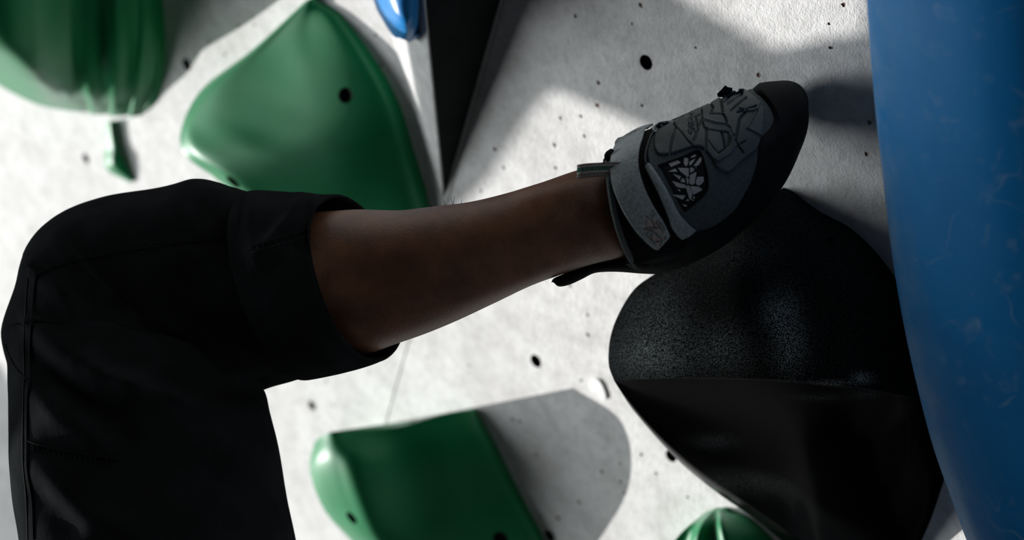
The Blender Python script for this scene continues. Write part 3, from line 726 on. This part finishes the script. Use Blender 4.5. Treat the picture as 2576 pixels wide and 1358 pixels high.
for i in range(m_):
    th0 = T0[i]
    ths = np.linspace(th0, 2 * math.pi - .35 * (1 - i / (m_ - 1)), ns)
    x = ths / (2 * math.pi) * k_s; j0 = np.floor(x).astype(int); fr = (x - j0)[:, None]
    p = R[i][j0 % k_s] * (1 - fr) + R[i][(j0 + 1) % k_s] * fr; n_ = nr[i][j0 % k_s] * (1 - fr) + nr[i][(j0 + 1) % k_s] * fr
    e = np.minimum(1, np.minimum(np.arange(ns), ns - 1 - np.arange(ns)) / 5.0)
    tt = i / (m_ - 1); thick = 0.0030 + .0015 * math.exp(-((tt - .85) / .12) ** 2)
    Vs.append(p + n_ * (thick * e - .0006 * (1 - e))[:, None])
Vs = np.array(Vs)
obj('sole', Vs.reshape(-1, 3), gridf(m_, ns), M_SOLE, parent=shoe, angle=180)['label'] = 'black rubber sole and toe rand'
SOLE_B = BVHTree.FromPolygons([tuple(q) for q in Vs.reshape(-1, 3)], gridf(m_, ns))
# rubber heel cup around the lower side
patch('heel_rubber', [(1600, 652), (1640, 655), (1700, 640), (1716, 604), (1735, 588), (1790, 574), (1830, 556), (1858, 520), (1880, 520), (1840, 590), (1780, 632), (1720, 662), (1650, 680), (1606, 672)], .0042, .004, M_SOLE, shoe, SB, step=7, bevel=.001)
# moulded toe patch with carved lines
GRV = [  # (polyline, half width px, depth m)
 ([(1693, 312), (1700, 324), (1697, 335), (1691, 352), (1686, 372), (1684, 388)], 2.6, .0016),
 ([(1704, 317), (1714, 305), (1727, 294)], 2.4, .0014),
 ([(1700, 324), (1715, 340), (1727, 357), (1742, 372)], 1.6, .0010),
 ([(1751, 300), (1752, 318), (1754, 331), (1749, 345), (1743, 358)], 2.6, .0016),
 ([(1766, 282), (1766, 292), (1755, 298)], 2.2, .0014),
 ([(1766, 297), (1766, 306), (1758, 322)], 2.4, .0015),
 ([(1767, 315), (1769, 326), (1776, 329), (1774, 350), (1773, 380)], 2.6, .0015),
 ([(1788, 266), (1794, 275), (1788, 292)], 3.0, .0018),
 ([(1788, 292), (1818, 293)], 1.6, .0010),
 ([(1816, 246), (1815, 262), (1817, 286)], 2.8, .0018),
 ([(1819, 294), (1824, 304), (1826, 314)], 2.6, .0016),
 ([(1822, 262), (1836, 248), (1856, 232)], 3.0, .0018),
 ([(1822, 250), (1834, 237), (1850, 228)], 2.2, .0015),
 ([(1830, 268), (1848, 255), (1866, 243)], 2.4, .0014),
 ([(1838, 284), (1858, 266), (1876, 252)], 2.4, .0014),
 ([(1854, 288), (1872, 282), (1900, 272)], 2.4, .0013),
 ([(1813, 336), (1820, 376)], 2.4, .0016),
 ([(1820, 336), (1829, 338), (1831, 360), (1828, 372)], 2.2, .0014),
 ([(1806, 388), (1820, 378)], 1.8, .0012),
 ([(1849, 350), (1853, 330), (1858, 305), (1872, 288)], 3.0, .0018),
 ([(1845, 357), (1856, 374), (1866, 386)], 2.4, .0014),
 ([(1858, 366), (1870, 358)], 2.0, .0012),
 ([(1910, 262), (1890, 300), (1876, 326), (1898, 336), (1912, 345)], 2.6, -.0010),
 ([(1860, 278), (1880, 284), (1902, 282)], 2.6, -.0010),
 ([(1772, 306), (1800, 314), (1826, 316), (1838, 326), (1842, 344)], 3.0, -.0009),
 ([(1782, 331), (1812, 336)], 1.4, .0009),
 ([(1842, 346), (1842, 366), (1826, 386), (1800, 402)], 7.5, -.0010),
 ([(1778, 356), (1790, 374), (1806, 392)], 1.2, .0007),
 ([(1740, 285), (1748, 278), (1757, 274)], 2.0, .0012), ([(1767, 275), (1775, 265)], 1.8, .0012), ([(1752, 284), (1760, 275)], 1.6, .0012)]
def z(x, y): return (1690 + x / 12.35, 250 + y / 12.35)
TXT = [[(500, 925), (590, 960), (490, 1035), (510, 1110), (580, 1155)], [(640, 960), (590, 1050), (600, 1110)], [(640, 965), (690, 1000), (680, 1095)], [(590, 920), (685, 880)],
       [(500, 875), (540, 800), (520, 770)], [(550, 885), (635, 770)], [(585, 915), (672, 785)], [(590, 745), (625, 690), (560, 660)], [(470, 730), (545, 660)], [(500, 635), (560, 590), (655, 620), (630, 590)],
       [(540, 545), (600, 515)], [(590, 580), (690, 510)], [(575, 560), (630, 520)]]
GRV += [([z(*q) for q in L], .95, .0011) for L in TXT]
def toe_relief(P2):
    r = np.zeros(len(P2))
    for L, w, dp in GRV:
        d, s = segdist(P2, L); r -= 1.35 * dp * np.clip((w - d) / 1.5 + .5, 0, 1)
    return r
TOE = [(1648, 345), (1662, 330), (1700, 306), (1745, 284), (1790, 262), (1815, 248), (1840, 236), (1868, 228), (1884, 236), (1905, 256), (1918, 280), (1914, 330), (1902, 372), (1884, 388), (1858, 408), (1838, 428), (1822, 432), (1800, 420), (1788, 398), (1766, 374), (1745, 371), (1712, 381), (1690, 388), (1670, 391), (1655, 389), (1646, 370)]
patch('toe_patch', TOE, .0022, .0022, M_RUB, shoe, SB, step=1.5, relief=toe_relief, bevel=.0006, angle=60)['label'] = 'moulded grey rubber patch with carved lines'
# raised pale worn bar on the toe
# side mesh window with printed shards
PAN = [(1660, 417), (1690, 409), (1725, 396), (1752, 384), (1762, 392), (1769, 420), (1775, 455), (1772, 478), (1754, 500), (1722, 526), (1712, 518), (1690, 474), (1672, 440)]
mp_ = patch('mesh_panel', PAN, .0009, .0009, M_MESH, shoe, SB, step=5); mp_['label'] = 'black mesh side window'
seam('piping', [(1656, 419), (1690, 407), (1725, 394), (1750, 381), (1761, 388), (1770, 415), (1777, 452), (1775, 478), (1757, 500), (1738, 516), (1720, 531)], .0010, M_SOLE, shoe, SB, .0012, 80)
def zp(x, y): return (1640 + x * 160 / 1278, 370 + y * 170 / 1358)
SH = [[(320, 335), (495, 275), (575, 325), (375, 415)], [(635, 225), (720, 240), (715, 360), (675, 405), (630, 350)], [(760, 235), (800, 190), (875, 165), (870, 205)], [(740, 310), (860, 245), (820, 320), (745, 395)], [(820, 390), (960, 215), (985, 235), (975, 310), (900, 395)],
      [(305, 505), (455, 445), (510, 508)], [(512, 430), (728, 432), (725, 610), (690, 600), (570, 510)], [(755, 430), (800, 415), (845, 475), (760, 530)], [(410, 550), (570, 595), (540, 660)], [(560, 700), (600, 625), (640, 650), (660, 722)],
      [(675, 612), (726, 640), (720, 740), (690, 745)], [(750, 570), (885, 500), (835, 760), (738, 750)], [(895, 605), (1020, 598), (1030, 690), (940, 785), (862, 745)], [(390, 690), (680, 770), (645, 835), (480, 805)], [(665, 810), (712, 765), (740, 800), (798, 920), (770, 1075), (740, 1040)],
      [(750, 785), (920, 800), (1005, 858), (820, 960), (790, 880)], [(400, 962), (660, 975), (600, 1060)], [(670, 1080), (705, 1040), (735, 1085)], [(500, 845), (560, 870), (545, 905)], [(805, 985), (865, 1015), (820, 1040)], [(590, 1145), (690, 1165), (665, 1205)], [(860, 410), (880, 420), (872, 450)], [(795, 1050), (840, 1060), (800, 1085)]]
for q in SH: patch('shard_print', [zp(*p) for p in q], .00125, .0004, M_GRIP, shoe, SB, step=4, smooth_edge=False)
# dots of the weave showing through the print
dv, df = [], []
xs = np.arange(1645, 1775, 3.6)
cand = np.array([(x + (1.8 if j % 2 else 0), y) for j, y in enumerate(np.arange(388, 525, 3.4)) for x in xs])
okm = np.zeros(len(cand), bool)
for q in SH: okm |= inpoly(cand, [zp(*p) for p in q])
for (x, y) in cand[okm]:
    p, n_ = onto(SB, x, y, .00128); u = unit(np.cross(n_, VIEW + .3)); w = np.cross(n_, u); o_ = len(dv)
    dv += [p + n_ * .00005 + .00024 * (u * math.cos(a) + w * math.sin(a)) for a in np.linspace(0, 2 * math.pi, 6, endpoint=False)]; df.append(tuple(range(o_, o_ + 6)))
dd_ = obj('weave_dots', dv, df, M_MESH, parent=shoe, smooth=False); dd_['kind'] = 'stuff'
# black lining showing round the straps
patch('lining', [(1556, 470), (1574, 520), (1600, 565), (1630, 602), (1648, 632), (1668, 640), (1700, 628), (1716, 606), (1708, 574), (1690, 530), (1668, 480), (1640, 425), (1630, 385), (1640, 345), (1652, 330), (1636, 326), (1612, 340), (1590, 380), (1560, 420)], .0010, .001, M_LIN, shoe, SB, step=6)
patch('lining', [(1550, 485), (1575, 545), (1605, 595), (1652, 632), (1690, 636), (1670, 645), (1606, 648), (1588, 628), (1566, 575), (1552, 525)], .0012, .001, M_LIN, shoe, SB, step=6)
# collar lip
lip = [SR[1][int(q)] for q in np.linspace(0, k_s - 1, 90)]; lip2 = []
for x, y in [(1530, 396), (1534, 440), (1538, 490), (1548, 545), (1566, 600), (1590, 650), (1612, 668)]:
    lip2.append(onto(SB, x, y, .0012)[0])
v, f = tube(cr(lip2, 60), .0022, 10); obj('collar', v, f, M_SUEDE, parent=shoe, angle=180)
bk = [R[0][j % k_s] for j in range(k_s // 2, k_s + 1, 4)]
v, f = tube(cr(bk, 60), .0022, 10); obj('collar', v, f, M_SUEDE, parent=shoe, angle=180)
# ribbons: pairs of edge points in the picture at a lift off the shoe
def ribbon(name, rows, th, mat, parent, n_=60, across=9, crown=.0012, bvh=SB, lift=0.0):
    S = crp(rows, n_); top = []; bot = []
    def sm(x, r=max(3, n_ // 9)):
        x = np.array(x); w_ = np.hanning(2 * r + 1); w_ /= w_.sum()
        y = np.concatenate((np.repeat(x[:1], r, 0), x, np.repeat(x[-1:], r, 0)))
        return np.stack([np.convolve(y[:, c], w_, 'valid') for c in range(y.shape[1])], 1)
    dm = sm([[depth(onto(bvh, s[0] * .7 + s[2] * .3, s[1] * .7 + s[3] * .3, 0, 1.46)[0]), depth(onto(bvh, s[0] * .3 + s[2] * .7, s[1] * .3 + s[3] * .7, 0, 1.46)[0])] for s in S])
    nm = sm([onto(bvh, (s[0] + s[2]) / 2, (s[1] + s[3]) / 2, 0, 1.46)[1] for s in S])
    for s, (d0, d1), mdl in zip(S, dm, nm):
        mdl = unit(mdl); sl = (d1 - d0) / .4
        a = PD(s[0], s[1], d0 - .3 * sl - s[4] - lift); b_ = PD(s[2], s[3], d1 + .3 * sl - s[5] - lift)
        for q in np.linspace(0, 1, across):
            p = a * (1 - q) + b_ * q + mdl * crown * math.sin(math.pi * q); top.append(p); bot.append(p - unit(mdl * .5 + VIEW * .5) * th)
    V = np.array(top + bot); nn = len(top)
    Fc = gridf(n_, across) + [tuple(reversed([i + nn for i in f])) for f in gridf(n_, across)]
    loop = [j for j in range(across)] + [i * across + across - 1 for i in range(1, n_)] + [(n_ - 1) * across + j for j in range(across - 2, -1, -1)] + [i * across for i in range(n_ - 2, 0, -1)]
    for a, b_ in zip(loop, loop[1:] + loop[:1]): Fc.append((a, b_, b_ + nn, a + nn))
    return obj(name, V, Fc, mat, parent=parent, angle=50), V, Fc
st, sv, sf = ribbon('strap', [
 (1578, 336, 1642, 310, -.022, -.020), (1562, 346, 1630, 318, -.004, -.002), (1547, 364, 1619, 336, .004, .006), (1537, 390, 1607, 375, .007, .009), (1535, 430, 1606, 415, .008, .0105), (1542, 468, 1614, 450, .008, .0105), (1556, 505, 1628, 487, .008, .0105), (1576, 545, 1648, 525, .008, .0105), (1602, 582, 1668, 556, .008, .0105),
 (1624, 606, 1681, 582, .0085, .0105), (1636, 619, 1685, 594, .0088, .0105), (1645, 626, 1678, 605, .0088, .0105), (1651, 629, 1659, 622, .009, .0100)], .0022, M_STRAP, shoe, n_=90, across=14, lift=.003)
st['label'] = 'pale grey suede closure strap'
STB = BVHTree.FromPolygons([tuple(q) for q in sv], sf)
ribbon('strap_loop', [(1637, 322, 1646, 330, .010, .010), (1648, 314, 1657, 322, .012, .012), (1660, 307, 1668, 317, .010, .010), (1680, 304, 1686, 312, .004, .004), (1696, 303, 1700, 308, .001, .001)], .0016, M_STRAP, shoe, n_=24, across=5)
ribbon('gusset', [(1622, 416, 1634, 410, .006, .006), (1634, 440, 1650, 432, .0065, .007), (1652, 475, 1670, 464, .0065, .007), (1670, 515, 1690, 500, .006, .0065), (1682, 545, 1704, 530, .005, .005), (1690, 570, 1724, 556, .004, .0045), (1702, 590, 1744, 574, .003, .004), (1716, 604, 1752, 580, .0025, .003)], .0022, M_STRAP, shoe, n_=50, across=9)[0]['label'] = 'narrow grey gusset strip behind the strap'
seam('edge_cord', [(1650, 330), (1636, 352), (1624, 385), (1622, 410), (1630, 424)], .0007, M_SUEDE, shoe, SB, .002)
# printed mark on the strap end
def zs(x, y): return (1590 + x * 200 / 1698, 500 + y * 160 / 1358)
for q in ([(425, 225), (480, 330), (405, 362)], [(300, 380), (330, 385), (430, 480), (470, 605), (310, 605), (320, 500)], [(420, 405), (540, 440), (500, 510), (580, 605), (490, 605), (470, 520)], [(570, 480), (600, 490), (680, 650), (660, 660), (600, 580)],
          [(275, 635), (345, 635), (290, 715), (240, 650)], [(400, 640), (600, 635), (655, 720), (610, 755), (500, 710)], [(430, 760), (480, 750), (640, 880), (440, 890)], [(620, 820), (660, 800), (700, 840), (660, 880)], [(500, 915), (630, 915), (560, 995), (520, 985)], [(310, 780), (340, 790), (490, 980), (450, 960)]):
    patch('strap_print', [zs(*p) for p in q], .0004, .0003, M_PRINT, shoe, STB, step=4, smooth_edge=False)
for q in ([(300, 360), (380, 430), (440, 510), (475, 600)], [(410, 362), (480, 335), (425, 230)], [(500, 510), (560, 445)], [(500, 510), (585, 605), (310, 610)], [(575, 490), (640, 560), (690, 660)], [(610, 635), (660, 715), (630, 745)], [(240, 630), (440, 690), (650, 885)], [(310, 750), (345, 700)], [(310, 770), (410, 860), (500, 985)], [(490, 900), (640, 900)], [(680, 880), (715, 830), (690, 800)], [(570, 1000), (635, 925)], [(410, 750), (412, 810)]):
    seam('strap_line', [zs(*p) for p in q], .00022, M_EMB, shoe, STB, .00045, 14, 5)
# striped pull loop at the ankle
def loop_tab():
    path = cr([PD(1560, 424, 1.392), PD(1520, 425, 1.391), PD(1480, 427, 1.389), PD(1458, 430, 1.389), PD(1453, 432, 1.392), PD(1460, 433, 1.396), PD(1485, 430, 1.398), PD(1525, 427, 1.399), PD(1560, 425, 1.400)], 60)
    wv_ = unit(PD(1500, 441, 1.39) - PD(1500, 411, 1.39)); hw = .0046; bands = [(-1, -.62, M_WEB), (-.62, -.5, M_WEBW), (-.5, .22, M_WEBG), (.22, .38, M_WEBW), (.38, .62, M_WEB), (.62, .74, M_WEBG), (.74, 1, M_WEB)]
    t = unit(path[1] - path[0]); 
    for a, b_, mt in bands:
        top, bot = [], []
        for i, p in enumerate(path):
            tg = unit(path[min(i + 1, 59)] - path[max(i - 1, 0)]); n_ = np.cross(tg, wv_)
            for q in (a, b_):
                top.append(p + wv_ * hw * q + n_ * .0005); bot.append(p + wv_ * hw * q - n_ * .0005)
        V = np.array(top + bot); nn = len(top); Fc = gridf(60, 2) + [tuple(reversed([i + nn for i in f])) for f in gridf(60, 2)]
        lp = [i * 2 for i in range(60)]; Fc += [(x, y, y + nn, x + nn) for x, y in zip(lp, lp[1:])]; lp = [i * 2 + 1 for i in range(60)]; Fc += [(y, x, x + nn, y + nn) for x, y in zip(lp, lp[1:])]
        obj('pull_loop', V, Fc, mt, parent=shoe)['label'] = 'striped webbing pull loop'
    for i in range(3, 26, 2):                       # woven cross threads on the green stripe
        p = path[i]; tg = unit(path[i + 1] - path[i - 1]); n_ = np.cross(tg, wv_); n_ = n_ if n_ @ VIEW > 0 else -n_
        v, f = tube([p + wv_ * hw * q + n_ * .0006 for q in (-.48, 0, .2)], .0003, 5); obj('webbing_thread', v, f, M_WEB, parent=shoe)
loop_tab()
# rubber pull tab at the heel
HT = [(1386, 713, 1390, 705, 1.455, .002), (1392, 701, 1404, 720, 1.455, .006), (1410, 692, 1430, 717, 1.455, .0075), (1440, 680, 1464, 702, 1.456, .008), (1475, 664, 1492, 688, 1.457, .009), (1510, 654, 1520, 684, 1.458, .012), (1550, 648, 1560, 684, 1.459, .018), (1600, 645, 1612, 688, 1.459, .026), (1650, 640, 1660, 690, 1.46, .03)]
R = rings_from(HT, k=30, m=70); v, f = loft(R); obj('heel_tab', v, f, M_SOLE, parent=shoe, angle=180)['label'] = 'black rubber heel pull tab'
# small torn tab at the top of the toe and knot at the collar
patch('torn_edge', [(1806, 244), (1818, 232), (1826, 222), (1832, 227), (1843, 229), (1838, 236), (1822, 244)], .0025, .0025, M_SOLE, shoe, SB, step=3, smooth_edge=False)
v, f = tube(cr([PD(1538, 381, 1.425), PD(1531, 386, 1.418), PD(1527, 394, 1.415), PD(1531, 400, 1.415), PD(1540, 402, 1.42)], 24), .0022, 8); obj('lace_knot', v, f, M_LIN, parent=shoe, angle=180)

for o in SC.objects:
    if '_b' in o: del o['_b']
